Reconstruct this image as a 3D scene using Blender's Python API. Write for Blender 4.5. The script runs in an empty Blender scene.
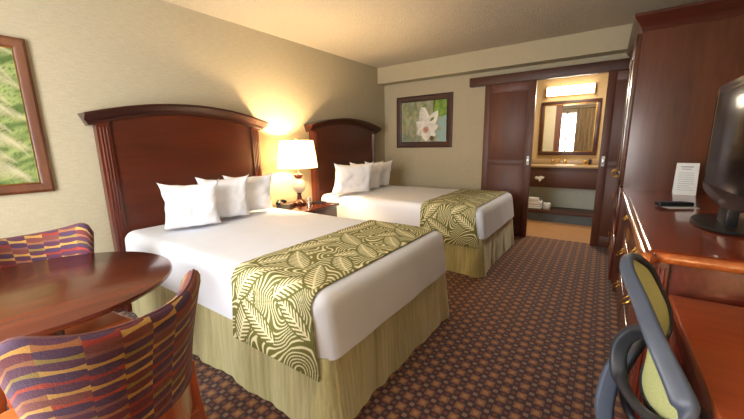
import bpy, bmesh, math, random
from mathutils import Vector, Matrix, noise
random.seed(7)
PI = math.pi
scn = bpy.context.scene
COL = scn.collection

# ------------------------------------------------------------------ helpers
def srgb(r, g, b):
    f = lambda c: (c/255/12.92) if c/255 <= .04045 else ((c/255+.055)/1.055)**2.4
    return (f(r), f(g), f(b), 1)

class NT:
    def __init__(s, name):
        s.m = bpy.data.materials.new(name); s.m.use_nodes = True
        s.t = s.m.node_tree; s.n = s.t.nodes; s.b = s.n['Principled BSDF']
    def add(s, typ, **kw):
        n = s.n.new(typ)
        for k, v in kw.items(): setattr(n, k, v)
        return n
    def link(s, a, b): s.t.links.new(a, b)
    def math(s, op, a, b=None, c=None):
        n = s.add('ShaderNodeMath', operation=op)
        for i, v in enumerate((a, b, c)):
            if v is None: continue
            if hasattr(v, 'links'): s.link(v, n.inputs[i])
            else: n.inputs[i].default_value = v
        return n.outputs[0]
    def mix(s, fac, a, b):
        n = s.add('ShaderNodeMix', data_type='RGBA')
        for sock, v in ((n.inputs[0], fac), (n.inputs[6], a), (n.inputs[7], b)):
            if hasattr(v, 'links'): s.link(v, sock)
            else: sock.default_value = v
        return n.outputs[2]
    def coords(s, scale=(1,1,1), kind='Object', rot=(0,0,0)):
        tc = s.add('ShaderNodeTexCoord'); mp = s.add('ShaderNodeMapping')
        mp.inputs['Scale'].default_value = scale; mp.inputs['Rotation'].default_value = rot
        s.link(tc.outputs[kind], mp.inputs[0]); return mp.outputs[0]
    def noise(s, vec, scale, detail=4, rough=.5):
        n = s.add('ShaderNodeTexNoise'); n.inputs['Scale'].default_value = scale
        n.inputs['Detail'].default_value = detail; n.inputs['Roughness'].default_value = rough
        if vec is not None: s.link(vec, n.inputs['Vector'])
        return n.outputs['Fac']
    def ramp(s, fac, stops, interp='LINEAR'):
        n = s.add('ShaderNodeValToRGB'); r = n.color_ramp; r.interpolation = interp
        while len(r.elements) < len(stops): r.elements.new(.5)
        for e, (p, c) in zip(r.elements, stops): e.position = p; e.color = c
        s.link(fac, n.inputs[0]); return n.outputs[0]
    def bump(s, h, dist=.002, strength=1):
        n = s.add('ShaderNodeBump'); n.inputs['Distance'].default_value = dist
        n.inputs['Strength'].default_value = strength
        s.link(h, n.inputs['Height']); s.link(n.outputs[0], s.b.inputs['Normal'])
    def set(s, **kw):
        names = dict(rough='Roughness', metal='Metallic', coat='Coat Weight', coatr='Coat Roughness', spec='Specular IOR Level', sheen='Sheen Weight')
        for k, v in kw.items():
            if k == 'col':
                if hasattr(v, 'links'): s.link(v, s.b.inputs['Base Color'])
                else: s.b.inputs['Base Color'].default_value = v
            else: s.b.inputs[names[k]].default_value = v
        return s

def plain(name, col, rough=.5, metal=0, coat=0, var=.08, scale=20, bump=0):
    t = NT(name); nz = t.noise(t.coords(), scale, 3)
    d = tuple(c*(1-var) for c in col[:3])+(1,); l = tuple(min(1, c*(1+var)) for c in col[:3])+(1,)
    t.set(col=t.ramp(nz, [(.3, d), (.7, l)]), rough=rough, metal=metal, coat=coat)
    if bump: t.bump(nz, bump)
    return t.m

def wood(name, dark, light, axis='z', rough=.35, coat=.5, scale=6, coatr=.12):
    t = NT(name)
    sc = {'x': (.12,1,1), 'y': (1,.12,1), 'z': (1,1,.12)}[axis]
    v = t.coords(sc)
    a = t.noise(v, scale, 5, .6); b = t.noise(v, scale*9, 4, .6)
    f = t.math('ADD', t.math('MULTIPLY', a, .7), t.math('MULTIPLY', b, .3))
    mid = tuple((p+q)/2 for p, q in zip(dark, light))
    t.set(col=t.ramp(f, [(.32, dark), (.5, mid), (.68, light)]), rough=rough, coat=coat, coatr=coatr)
    return t.m

def finish(bm, angle=35):
    bmesh.ops.recalc_face_normals(bm, faces=bm.faces)
    for f in bm.faces: f.smooth = True
    for e in bm.edges:
        if len(e.link_faces) == 2 and e.calc_face_angle(0) > math.radians(angle): e.smooth = False

def obj(name, bm, mat, parent=None, angle=35, recalc=True):
    me = bpy.data.meshes.new(name)
    if recalc: finish(bm, angle)
    else:
        for f in bm.faces: f.smooth = True
    bm.to_mesh(me); bm.free()
    me.materials.append(mat)
    o = bpy.data.objects.new(name, me); COL.objects.link(o)
    if parent: o.parent = parent
    return o

def tag(o, label, cat, group=None, kind=None):
    o['label'] = label; o['category'] = cat
    if group: o['group'] = group
    if kind: o['kind'] = kind
    return o
def thing(name, label, cat, loc=(0,0,0), rz=0, group=None):
    o = bpy.data.objects.new(name, None); COL.objects.link(o)
    o.empty_display_size = .1; o.location = loc; o.rotation_euler = (0,0,rz)
    return tag(o, label, cat, group)
def struct(name, bm, mat, parent=None):
    o = obj(name, bm, mat, parent)
    if not parent: o['kind'] = 'structure'
    return o
def dup(root, loc, rz, label, group=None):
    def cp(o, par):
        c = o.copy(); COL.objects.link(c)
        if par is not None: c.parent = par
        for ch in o.children: cp(ch, c)
        return c
    kids = list(root.children)
    r = root.copy(); COL.objects.link(r)
    for k in kids: cp(k, r)
    r.location = loc; r.rotation_euler = (0,0,rz); r['label'] = label
    return r

def BM(): return bmesh.new()
def merge(bm, t, mat=None):
    if mat is not None: bmesh.ops.transform(t, matrix=mat, verts=t.verts)
    me = bpy.data.meshes.new('tmp'); t.to_mesh(me); t.free(); bm.from_mesh(me); bpy.data.meshes.remove(me)
def box(bm, x0, x1, y0, y1, z0, z1, bev=0, seg=2, mat=None):
    t = bmesh.new(); bmesh.ops.create_cube(t, size=1)
    for v in t.verts:
        v.co = ((x0+x1)/2+v.co.x*(x1-x0), (y0+y1)/2+v.co.y*(y1-y0), (z0+z1)/2+v.co.z*(z1-z0))
    if bev: bmesh.ops.bevel(t, geom=t.edges[:], offset=bev, segments=seg, profile=.5, affect='EDGES')
    merge(bm, t, mat); return bm
def bbox(*a, **k): return box(BM(), *a, **k)
def lathe(bm, prof, n=32, c=(0,0,0), a0=0):
    rings = []
    for r, z in prof:
        rings.append([bm.verts.new((c[0]+r*math.cos(a0+2*PI*i/n), c[1]+r*math.sin(a0+2*PI*i/n), c[2]+z)) for i in range(n)])
    for A, B in zip(rings, rings[1:]):
        for i in range(n): bm.faces.new((A[i], A[(i+1)%n], B[(i+1)%n], B[i]))
    if prof[0][0] > 1e-6: bm.faces.new(rings[0][::-1])
    if prof[-1][0] > 1e-6: bm.faces.new(rings[-1])
    return bm
def catmull(P, n=6, closed=False):
    P = [Vector(p) for p in P]; out = []
    N = len(P); rng = range(N if closed else N-1)
    for i in rng:
        g = (lambda k: P[k % N]) if closed else (lambda k: P[max(0, min(N-1, k))])
        a, b, c, d = g(i-1), g(i), g(i+1), g(i+2)
        for j in range(n):
            t = j/n
            out.append(.5*((2*b)+(c-a)*t+(2*a-5*b+4*c-d)*t*t+(3*b-a-3*c+d)*t**3))
    if not closed: out.append(P[-1].copy())
    return out
def sweep(bm, path, sec, closed=False, up=(0,0,1), scale=None):
    """sweep a closed 2D section (side, up) along a path"""
    path = [Vector(p) for p in path]; N = len(path); rings = []
    for i, p in enumerate(path):
        if closed: t = path[(i+1) % N]-path[i-1]
        else: t = path[min(N-1, i+1)]-path[max(0, i-1)]
        t.normalize(); u = Vector(up) if not callable(up) else up(i)
        s = t.cross(u)
        if s.length < 1e-4: s = t.cross(Vector((0,1,.01)))
        s.normalize(); w = s.cross(t)
        k = scale(i/(N-1)) if scale else 1
        rings.append([bm.verts.new(p+s*a*k+w*b*k) for a, b in sec])
    M = len(sec)
    pairs = list(zip(rings, rings[1:]))+([(rings[-1], rings[0])] if closed else [])
    for A, B in pairs:
        for i in range(M): bm.faces.new((A[i], A[(i+1)%M], B[(i+1)%M], B[i]))
    if not closed: bm.faces.new(rings[0][::-1]); bm.faces.new(rings[-1])
    return bm
def circ(r, n=10, rx=None):
    return [((rx or r)*math.cos(2*PI*i/n), r*math.sin(2*PI*i/n)) for i in range(n)]
def rrect(w, h, r=.3, n=4):
    out = []
    rr = min(w, h)*r
    for cx, cy, a in ((w/2-rr, h/2-rr, 0), (-w/2+rr, h/2-rr, PI/2), (-w/2+rr, -h/2+rr, PI), (w/2-rr, -h/2+rr, 1.5*PI)):
        for i in range(n+1): out.append((cx+rr*math.cos(a+PI/2*i/n), cy+rr*math.sin(a+PI/2*i/n)))
    return out
def prism(bm, pts, axis, a, b):
    """extrude polygon pts (2D) along axis from a to b; axis x: pts=(y,z), y: (x,z), z: (x,y)"""
    mk = {'x': lambda p, t: (t, p[0], p[1]), 'y': lambda p, t: (p[0], t, p[1]), 'z': lambda p, t: (p[0], p[1], t)}[axis]
    A = [bm.verts.new(mk(p, a)) for p in pts]; B = [bm.verts.new(mk(p, b)) for p in pts]
    n = len(pts)
    for i in range(n): bm.faces.new((A[i], A[(i+1)%n], B[(i+1)%n], B[i]))
    bm.faces.new(A[::-1]); bm.faces.new(B); return bm
def ring(bm, c, R, r, nrm='x', n=20):
    pts = []
    for i in range(n):
        a = 2*PI*i/n
        q = {'x': (0, math.cos(a), math.sin(a)), 'y': (math.cos(a), 0, math.sin(a)), 'z': (math.cos(a), math.sin(a), 0)}[nrm]
        pts.append(Vector(c)+Vector(q)*R)
    return sweep(bm, pts, circ(r, 6), closed=True, up={'x': (1,0,0), 'y': (0,1,0), 'z': (0,0,1)}[nrm])

# ------------------------------------------------------------------ materials
CH_D, CH_L = srgb(62, 18, 10), srgb(118, 44, 24)
m_head = wood('headboard_cherry', srgb(56, 20, 9), srgb(88, 35, 16), 'y', .36, .15, 5)
m_crown = wood('headboard_crown', srgb(40, 14, 9), srgb(62, 24, 14), 'y', .32, .3, 7)
m_headpost = wood('headboard_post', srgb(62, 20, 9), srgb(100, 38, 18), 'z', .3, .4, 7)
m_night = wood('nightstand_wood', srgb(58, 22, 13), srgb(110, 48, 26), 'y', .25, .5, 7)
m_cherry = wood('cherry', srgb(62, 30, 17), srgb(106, 56, 33), 'z', .38, .35, 4, .22)
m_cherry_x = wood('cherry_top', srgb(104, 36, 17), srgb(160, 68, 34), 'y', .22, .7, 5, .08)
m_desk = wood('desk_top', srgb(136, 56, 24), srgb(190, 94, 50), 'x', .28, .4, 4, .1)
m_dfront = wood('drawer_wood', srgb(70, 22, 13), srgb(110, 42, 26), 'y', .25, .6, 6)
m_table = wood('table_top', srgb(48, 18, 11), srgb(108, 50, 30), 'y', .24, .35, 3.6, .12)
m_door = wood('sliding_door', srgb(80, 40, 22), srgb(103, 54, 32), 'z', .5, .04, 8, .3)
m_header = wood('header_wood', srgb(58, 28, 17), srgb(80, 40, 25), 'x', .5, .05, 8, .3)
m_chairwood = wood('chair_wood', srgb(120, 44, 16), srgb(182, 84, 34), 'z', .3, .5, 8)
m_frame_dark = wood('frame_dark', srgb(42, 18, 13), srgb(70, 30, 20), 'x', .4, .2, 9)
m_frame_mid = wood('frame_mid', srgb(72, 36, 18), srgb(112, 62, 32), 'z', .4, .3, 9)
m_white = plain('linen_white', srgb(224, 228, 238), .85, var=.015, scale=8, bump=.002)
m_pillow = plain('pillow_cotton', srgb(238, 239, 244), .85, var=.015, scale=9, bump=.003)
m_black = plain('black_plastic', srgb(22, 23, 27), .35, var=.1)
m_blackgloss = plain('black_gloss', srgb(14, 12, 13), .12, coat=.5, var=.1)
m_brass = plain('brass', srgb(176, 132, 66), .32, 1, var=.05)
m_chrome = plain('chrome', srgb(200, 200, 200), .15, 1, var=.03)
m_gold = plain('gold_edge', srgb(190, 140, 70), .2, .7, coat=.6, var=.05)
m_ceramic = plain('lamp_ceramic', srgb(226, 214, 196), .25, coat=.5, var=.03)
m_paper = plain('paper', srgb(225, 228, 226), .6, var=.03)
m_towel = plain('towel', srgb(225, 228, 232), .95, var=.03, scale=60, bump=.004)
m_chairframe = plain('chair_plastic', srgb(70, 78, 94), .45, var=.06)
m_chairdark = plain('chair_plastic_dark', srgb(36, 38, 46), .5, var=.08)
m_leather = plain('orange_leather', srgb(176, 92, 42), .4, coat=.2, var=.1, scale=14, bump=.001)
m_dark = plain('dark_void', srgb(26, 16, 14), .6)
m_switch = plain('white_plastic', srgb(228, 226, 216), .4, var=.02)
m_counter = plain('counter_stone', srgb(150, 126, 92), .35, coat=.3, var=.12, scale=40)
m_bathwall = plain('alcove_wall', srgb(186, 158, 116), .8, var=.04, scale=20)
m_underwall = plain('under_counter_wall', srgb(196, 208, 200), .6, var=.03)
m_bluebase = plain('tile_base', srgb(84, 100, 112), .3, var=.08)
m_curtain = plain('curtain_cloth', srgb(176, 158, 128), .9, var=.08)

# wall paper
def wallmat(name, c1, c2):
    t = NT(name); v = t.coords((1,1,9))
    a = t.noise(v, 14, 5, .7); b = t.noise(t.coords((1,1,1)), 90, 2)
    f = t.math('ADD', t.math('MULTIPLY', a, .7), t.math('MULTIPLY', b, .3))
    t.set(col=t.ramp(f, [(.35, c1), (.65, c2)]), rough=.8, spec=.25); t.bump(f, .0012)
    return t.m
m_wall = wallmat('wallpaper', srgb(168, 158, 132), srgb(182, 172, 147))
m_soffit = plain('soffit_paint', srgb(178, 168, 140), .8, var=.02)
# popcorn ceiling
t = NT('popcorn_ceiling'); n1 = t.noise(t.coords(), 70, 6, .75); n2 = t.noise(t.coords(), 24, 3)
t.set(col=t.ramp(n1, [(.3, srgb(186, 176, 156)), (.7, srgb(218, 208, 188))]), rough=.95, spec=.1); t.bump(n1, .02, .9); m_ceil = t.m
# carpet : large woven squares alternating with small ones
t = NT('carpet'); tc = t.add('ShaderNodeTexCoord'); sp = t.add('ShaderNodeSeparateXYZ'); t.link(tc.outputs['Object'], sp.inputs[0])
P = .082
def sq(off, half, soft=.0025):
    res = []
    for ax in (0, 1):
        u = t.math('ADD', t.math('MULTIPLY', sp.outputs[ax], 1/P), off[ax]+100)
        d = t.math('ABSOLUTE', t.math('SUBTRACT', t.math('FRACT', u), .5))
        mr = t.add('ShaderNodeMapRange'); t.link(d, mr.inputs[0])
        mr.inputs[1].default_value = half/P+soft/P; mr.inputs[2].default_value = half/P-soft/P
        res.append(mr.outputs[0])
    return t.math('MULTIPLY', res[0], res[1])
big = sq((0, 0), .0235); small = sq((.5, .5), .0115); sx_ = sq((.5, 0), .010); sy_ = sq((0, .5), .010)
core = sq((0, 0), .0125)
nz = t.noise(t.coords(), 160, 3, .7); nb = t.noise(t.coords(), 3, 2)
base = t.ramp(nz, [(.3, srgb(36, 18, 23)), (.7, srgb(66, 36, 39))])
c = t.mix(big, base, t.ramp(nz, [(.32, srgb(70, 38, 28)), (.68, srgb(156, 102, 62))]))
c = t.mix(t.math('MULTIPLY', core, .3), c, srgb(196, 150, 96))
c = t.mix(t.math('MULTIPLY', small, .85), c, srgb(132, 102, 80))
c = t.mix(t.math('MULTIPLY', sx_, .5), c, srgb(128, 70, 52)); c = t.mix(t.math('MULTIPLY', sy_, .5), c, srgb(128, 70, 52))
t.set(col=c, rough=.95, spec=.1, sheen=.2); t.bump(nz, .004); m_carpet = t.m
m_tile = plain('alcove_floor', srgb(150, 108, 66), .35, var=.08, scale=10)
# bed skirt cloth: fine vertical sheen stripes
t = NT('skirt_cloth'); v = t.coords((1,1,.02)); a = t.noise(v, 60, 4, .7); b = t.noise(t.coords((1,1,.05)), 9, 2)
f = t.math('ADD', t.math('MULTIPLY', a, .6), t.math('MULTIPLY', b, .4))
t.set(col=t.ramp(f, [(.35, srgb(158, 152, 100)), (.65, srgb(206, 200, 152))]), rough=.6, sheen=.3); t.bump(f, .003); m_skirt = t.m
# vertex-coloured surfaces
def attrmat(name, rough=.8, coat=0):
    t = NT(name); a = t.add('ShaderNodeVertexColor'); a.layer_name = 'Col'
    nz = t.noise(t.coords(), 300, 2)
    cc = t.add('ShaderNodeMix', data_type='RGBA', blend_type='MULTIPLY'); cc.inputs[0].default_value = .12
    t.link(a.outputs[0], cc.inputs[6]); t.link(nz, cc.inputs[7])
    t.set(col=cc.outputs[2], rough=rough, coat=coat); return t.m
m_runner = attrmat('runner_fabric', .75); m_art = attrmat('art_print', .35)
# upholstery: columns of stacked wavy blocks, uses UV in metres
t = NT('upholstery'); uv = t.add('ShaderNodeUVMap'); sp = t.add('ShaderNodeSeparateXYZ'); t.link(uv.outputs[0], sp.inputs[0])
CW = .072
u = t.math('ADD', t.math('DIVIDE', sp.outputs[0], CW), 50); colid = t.math('FLOOR', u); fu = t.math('FRACT', u)
par = t.math('FRACT', t.math('MULTIPLY', colid, .5))
bow = t.math('MULTIPLY', t.math('SINE', t.math('MULTIPLY', fu, PI)), .36)
tri = t.math('MULTIPLY', t.math('SUBTRACT', fu, .5), .55)
wn0 = t.add('ShaderNodeTexWhiteNoise', noise_dimensions='1D'); t.link(colid, wn0.inputs['W'])
row0 = t.math('ADD', t.math('ADD', t.math('DIVIDE', sp.outputs[1], .0185), 80), t.math('ADD', t.math('ADD', t.math('MULTIPLY', wn0.outputs[0], 3), tri), 0))
# alternate rows bow up and down giving lens shapes
alt = t.math('SUBTRACT', t.math('MULTIPLY', t.math('ABSOLUTE', t.math('SINE', t.math('MULTIPLY', row0, PI/2))), 2), 1)
row = t.math('ADD', row0, t.math('MULTIPLY', bow, alt))
rid = t.math('FLOOR', row)
cmb = t.add('ShaderNodeCombineXYZ'); t.link(colid, cmb.inputs[0]); t.link(rid, cmb.inputs[1])
wn = t.add('ShaderNodeTexWhiteNoise', noise_dimensions='2D'); t.link(cmb.outputs[0], wn.inputs['Vector'])
odd = t.math('FRACT', t.math('MULTIPLY', rid, .5))   # 0 or .5
bright = t.ramp(wn.outputs[0], [(0, srgb(190, 146, 76)), (.26, srgb(150, 56, 46)), (.44, srgb(156, 102, 64)), (.62, srgb(166, 66, 46)), (.76, srgb(146, 122, 62)), (.9, srgb(134, 84, 76))], 'CONSTANT')
darkc = t.ramp(wn.outputs[0], [(0, srgb(92, 54, 74)), (.4, srgb(108, 52, 58)), (.62, srgb(82, 56, 80)), (.85, srgb(122, 68, 62))], 'CONSTANT')
nz = t.noise(t.coords(), 220, 3, .7)
cc = t.mix(t.math('MULTIPLY', odd, 2), bright, darkc)
cc2 = t.add('ShaderNodeMix', data_type='RGBA', blend_type='MULTIPLY'); cc2.inputs[0].default_value = .35
t.link(cc, cc2.inputs[6]); t.link(nz, cc2.inputs[7])
t.set(col=cc2.outputs[2], rough=.8, sheen=.1, spec=.2); t.bump(nz, .002); m_uph = t.m
# chair mesh
t = NT('green_mesh'); v = t.coords((1,1,1)); ch = t.noise(v, 300, 2)
t.set(col=t.ramp(ch, [(.3, srgb(168, 174, 112)), (.7, srgb(196, 200, 144))]), rough=.6); t.bump(ch, .002); m_mesh = t.m
# lamp shade
t = NT('lamp_shade'); t.set(col=srgb(250, 236, 210), rough=.8)
t.b.inputs['Emission Color'].default_value = srgb(255, 226, 170); t.b.inputs['Emission Strength'].default_value = 3
tr = t.add('ShaderNodeBsdfTranslucent'); tr.inputs[0].default_value = srgb(255, 240, 215)
mx = t.add('ShaderNodeMixShader'); mx.inputs[0].default_value = .45
t.link(t.b.outputs[0], mx.inputs[1]); t.link(tr.outputs[0], mx.inputs[2]); t.link(mx.outputs[0], t.n['Material Output'].inputs[0]); m_shade = t.m
t = NT('bath_light_glow'); t.set(col=srgb(255, 250, 235)); t.b.inputs['Emission Color'].default_value = srgb(255, 240, 208); t.b.inputs['Emission Strength'].default_value = 6; m_glow = t.m
t = NT('mirror_glass'); t.set(col=(.85,.85,.85,1), metal=1, rough=.01); m_mirror = t.m
t = NT('pane'); tp = t.add('ShaderNodeBsdfTransparent'); gl = t.add('ShaderNodeBsdfGlossy'); gl.inputs['Roughness'].default_value = .02
mx = t.add('ShaderNodeMixShader'); mx.inputs[0].default_value = .06
t.link(tp.outputs[0], mx.inputs[1]); t.link(gl.outputs[0], mx.inputs[2]); t.link(mx.outputs[0], t.n['Material Output'].inputs[0]); m_pane = t.m
t = NT('tumbler_glass'); tp = t.add('ShaderNodeBsdfTransparent'); gl = t.add('ShaderNodeBsdfGlossy'); gl.inputs['Roughness'].default_value = .05
mx = t.add('ShaderNodeMixShader'); mx.inputs[0].default_value = .3
t.link(tp.outputs[0], mx.inputs[1]); t.link(gl.outputs[0], mx.inputs[2]); t.link(mx.outputs[0], t.n['Material Output'].inputs[0]); m_glass = t.m
t = NT('tv_screen'); t.set(col=srgb(22, 15, 17), rough=.2, spec=.12); m_screen = t.m

# ------------------------------------------------------------------ room
XR, YF, YB, H = 3.97, 4.93, -.9, 2.516
struct('floor', bbox(-.1, XR+.1, YB-.1, YF+.05, -.08, 0), m_carpet)
struct('ceiling', bbox(-.1, XR+.1, YB-.1, YF+.1, H, H+.1), m_ceil)
struct('wall_left', bbox(-.1, 0, YB-.1, YF+.1, 0, H), m_wall)
struct('wall_right', bbox(XR, XR+.1, YB-.1, YF+.1, 0, H), m_wall)
OX0, OX1, OZ = 2.24, 3.2, 2.09
b = BM(); box(b, 0, OX0, YF, YF+.1, 0, H); box(b, OX1, XR, YF, YF+.1, 0, H); box(b, OX0, OX1, YF, YF+.1, OZ, H)
struct('wall_far', b, m_wall)
struct('trim_1', bbox(0, XR, 4.73, YF, 2.27, H), m_soffit)          # ceiling beam
WX0, WX1, WZ0, WZ1 = .9, 2.95, .35, 2.3
b = BM(); box(b, 0, WX0, YB-.1, YB, 0, H); box(b, WX1, XR, YB-.1, YB, 0, H); box(b, WX0, WX1, YB-.1, YB, 0, WZ0); box(b, WX0, WX1, YB-.1, YB, WZ1, H)
struct('wall_back', b, m_wall)
b = BM()
for x0, x1 in ((WX0, WX0+.05), (WX1-.05, WX1), ((WX0+WX1)/2-.025, (WX0+WX1)/2+.025)): box(b, x0, x1, YB-.09, YB-.03, WZ0, WZ1)
for z0, z1 in ((WZ0, WZ0+.05), (WZ1-.05, WZ1)): box(b, WX0, WX1, YB-.09, YB-.03, z0, z1)
w = struct('window_1', b, m_switch)
obj('window_pane', bbox(WX0+.04, WX1-.04, YB-.07, YB-.062, WZ0+.04, WZ1-.04), m_pane, w)
struct('baseboard_left', bbox(0, .015, YB, YF, 0, .1, .004), m_header)
struct('baseboard_far', bbox(.015, 1.69, YF-.015, YF, 0, .1, .004), m_header)
# curtains either side of the window, behind the camera
def curtain(x0, x1, label):
    b = BM(); n = int((x1-x0)/.012); A = []
    for i in range(n+1):
        x = x0+(x1-x0)*i/n; y = YB+.07+.025*math.sin(i*.75)
        A.append([b.verts.new((x, y+dy, z)) for dy, z in ((0, .06), (0, 2.38), (.006, 2.38), (.006, .06))])
    for p, q in zip(A, A[1:]):
        for k in range(4): b.faces.new((p[k], p[(k+1)%4], q[(k+1)%4], q[k]))
    b.faces.new(A[0]); b.faces.new(A[-1][::-1])
    tag(obj('curtain', b, m_curtain), label, 'curtain')
curtain(2.2, 2.95, 'gathered beige curtain seen in the vanity mirror')
b = BM(); sweep(b, [(.6, YB+.07, 2.4), (3.2, YB+.07, 2.4)], circ(.012, 8))
tag(obj('curtain_rod', b, m_header), 'dark curtain rod across the top of the daylight window', 'curtain rod')

# alcove beyond the sliding doors
AY = 6.5
struct('floor_alcove', bbox(1.3, XR, YF+.05, AY+.1, -.08, -.002), m_tile)
struct('wall_alcove_back', bbox(1.3, XR, AY, AY+.1, 0, H), m_bathwall)
struct('wall_alcove_left', bbox(1.2, 1.3, YF+.1, AY+.1, 0, H), m_bathwall)
struct('wall_alcove_right', bbox(XR, XR+.1, YF+.1, AY+.1, 0, H), m_bathwall)
struct('ceiling_alcove', bbox(1.2, XR+.1, YF+.1, AY+.1, H-.05, H+.05), m_soffit)
struct('trim_2', bbox(1.3, XR, AY-.012, AY, 0, .62), m_underwall)   # pale splash panel under the counter

# header rail and sliding doors
b = BM(); box(b, 1.48, XR-.02, 4.84, YF-.002, 2.08, 2.195, .004)
struct('trim_3', b, m_header)
def leaf(name, x0, x1, hx):
    y0, y1 = 4.865, 4.915; z1 = 2.079
    sx, s = .085, .004
    b = BM(); g = .013                                  # groove width
    xs0, xs1 = x0+sx, x1-sx
    zr = [.004, .14, 1.0, 1.065, 1.975, z1]
    box(b, x0, x1, y0+.014, y1, .004, z1)
    box(b, x0, xs0-g/2, y0, y0+.016, .004, z1, .001); box(b, xs1+g/2, x1, y0, y0+.016, .004, z1, .001)
    for za, zb in ((.004, .135), (.148, .985), (.998, 1.055), (1.068, 1.965), (1.978, z1)):
        box(b, xs0+g/2, xs1-g/2, y0, y0+.016, za, zb, .0015)
    d = struct(name, b, m_door)
    h = BM(); box(h, hx-.016, hx+.016, y0-.006, y0+.001, 1.0, 1.12, .003)
    hh = obj('door_pull', h, m_switch, d); hh['label'] = 'white recessed pull plate'
    k = BM(); box(k, hx-.006, hx+.006, y0-.008, y0-.003, 1.03, 1.09, .001)
    obj('pull_slot', k, m_chrome, hh)
leaf('door_1', 1.70, 2.345, 2.305)
leaf('door_2', 3.095, 3.74, 3.135)

# vanity
v = thing('vanity_counter', 'tan vanity counter with deep dark wood apron under the gold framed mirror', 'vanity', (1.31, 6.12, 0))
b = BM(); box(b, 0, XR-1.33, -.02, .375, .885, .92, .006); box(b, 0, XR-1.33, .35, .375, .92, 1.0, .003)
obj('countertop', b, m_counter, v)
obj('apron', bbox(0, XR-1.33, 0, .03, .56, .885, .003), m_header, v)
b = BM(); lathe(b, [(.001, .0), (.13, .0), (.145, .006), (.15, .004), (.145, .012), (.125, .008), (.001, .003)], 32, (1.32, .15, .92))
obj('sink_basin', b, m_ceramic, v)
def faucet(x, label):
    f = thing('sink_faucet', label, 'faucet', (x, 6.38, .924), group='gold faucets on the vanity counter')
    b = BM(); lathe(b, [(.028, 0), (.028, .01), (.012, .02), (.012, .07)], 16)
    sweep(b, catmull([(0, 0, .06), (0, -.01, .1), (0, -.06, .115), (0, -.1, .08)]), circ(.011, 8)); obj('spout', b, m_brass, f)
    for s in (-1, 1):
        b = BM(); lathe(b, [(.024, 0), (.024, .012), (.012, .02), (.012, .045), (.022, .05), (.03, .065), (.018, .085), (.001, .088)], 14, (s*.09, 0, 0)); obj('handle', b, m_brass, f)
faucet(2.52, 'gold two handle faucet on the vanity counter beneath the mirror')
mkx = thing('grooming_kit', 'small brass and dark amenity set near right end of the vanity counter', 'amenity set', (2.93, 6.36, .921))
b = BM(); box(b, -.07, .07, -.05, .05, 0, .012, .003); obj('tray', b, m_brass, mkx)
for dx, h in ((-.035, .09), (.03, .11)):
    b = BM(); lathe(b, [(.02, .012), (.022, .02), (.022, h-.02), (.01, h-.01), (.01, h), (.001, h+.001)], 14, (dx, 0, 0)); obj('bottle', b, m_brass if dx < 0 else m_dark, mkx)
mi = thing('vanity_mirror', 'large mirror in a dark wood frame above the vanity counter', 'mirror', (2.18, AY-.04, 1.075))
mw, mh = .85, .88
b = BM(); fw_ = .06
for a in ((0, mw, 0, fw_), (0, mw, mh-fw_, mh), (0, fw_, fw_, mh-fw_), (mw-fw_, mw, fw_, mh-fw_)): box(b, a[0], a[1], 0, .035, a[2], a[3], .006)
obj('frame', b, m_frame_dark, mi)
b = BM()
for a in ((fw_-.008, mw-fw_+.008, fw_-.008, fw_+.006), (fw_-.008, mw-fw_+.008, mh-fw_-.006, mh-fw_+.008), (fw_-.008, fw_+.006, fw_, mh-fw_), (mw-fw_-.006, mw-fw_+.008, fw_, mh-fw_)): box(b, a[0], a[1], -.004, .01, a[2], a[3], .002)
o = obj('gold_bead', b, m_brass, mi); o['label'] = 'thin gold inner edge'
obj('glass', bbox(fw_-.003, mw-fw_+.003, .012, .018, fw_-.003, mh-fw_+.003), m_mirror, mi)
bl = thing('vanity_light', 'glowing rectangular wall light above the vanity mirror', 'wall light', (2.24, AY-.089, 2.035))
obj('diffuser', bbox(.012, .678, 0, .075, .01, .145, .01), m_glow, bl)
b = BM(); box(b, 0, .012, -.004, .088, 0, .155, .002); box(b, .678, .69, -.004, .088, 0, .155, .002); box(b, 0, .69, .076, .088, 0, .155)
obj('housing', b, m_brass, bl)
b = BM(); box(b, 1.31, XR-.02, 6.02, AY-.015, .15, .19, .004)
sh = thing('low_shelf', 'long dark low shelf under the vanity counter', 'shelf', (1.31, 6.02, 0))
b = BM(); box(b, 0, XR-1.33, 0, .46, .14, .185, .004); obj('shelf_board', b, m_header, sh)
b = BM(); box(b, 0, XR-1.33, .03, .44, 0, .14); o = obj('tiled_base', b, m_bluebase, sh); o['label'] = 'grey blue tiled plinth'
for k, (w_, d_, h_, lab) in enumerate(((.25, .24, .075, 'white folded bath towel, bottom of the stack on the low shelf'), (.235, .23, .06, 'white folded bath towel in the middle of the stack on the low shelf'), (.17, .18, .05, 'small white folded towel on top of the stack on the low shelf'))):
    z0 = .186+[0, .077, .139][k]; x0 = 2.10+k*.015
    b = BM(); box(b, x0, x0+w_, 6.1, 6.1+d_, z0, z0+h_*.5, h_*.2, 3); box(b, x0+.003, x0+w_-.002, 6.103, 6.1+d_-.004, z0+h_*.48, z0+h_, h_*.2, 3)
    tag(obj('folded_towel', b, m_towel), lab, 'towel', 'folded towels on the low shelf')
b = BM(); lathe(b, [(.02, 0), (.055, 0), (.057, .003), (.057, .107), (.055, .11), (.02, .11), (.02, 0)], 24, (2.42, 6.18, .186))
tag(obj('toilet_roll', b, m_towel), 'white paper roll beside the towels on the low shelf', 'paper roll')
ts = thing('tissue_dispenser', 'chrome tissue dispenser with white tissue on the dark vanity apron', 'tissue dispenser', (2.29, 6.12, .71))
obj('plate', bbox(-.07, .07, -.012, -.001, -.028, .028, .004), m_chrome, ts)
b = BM()
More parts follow.
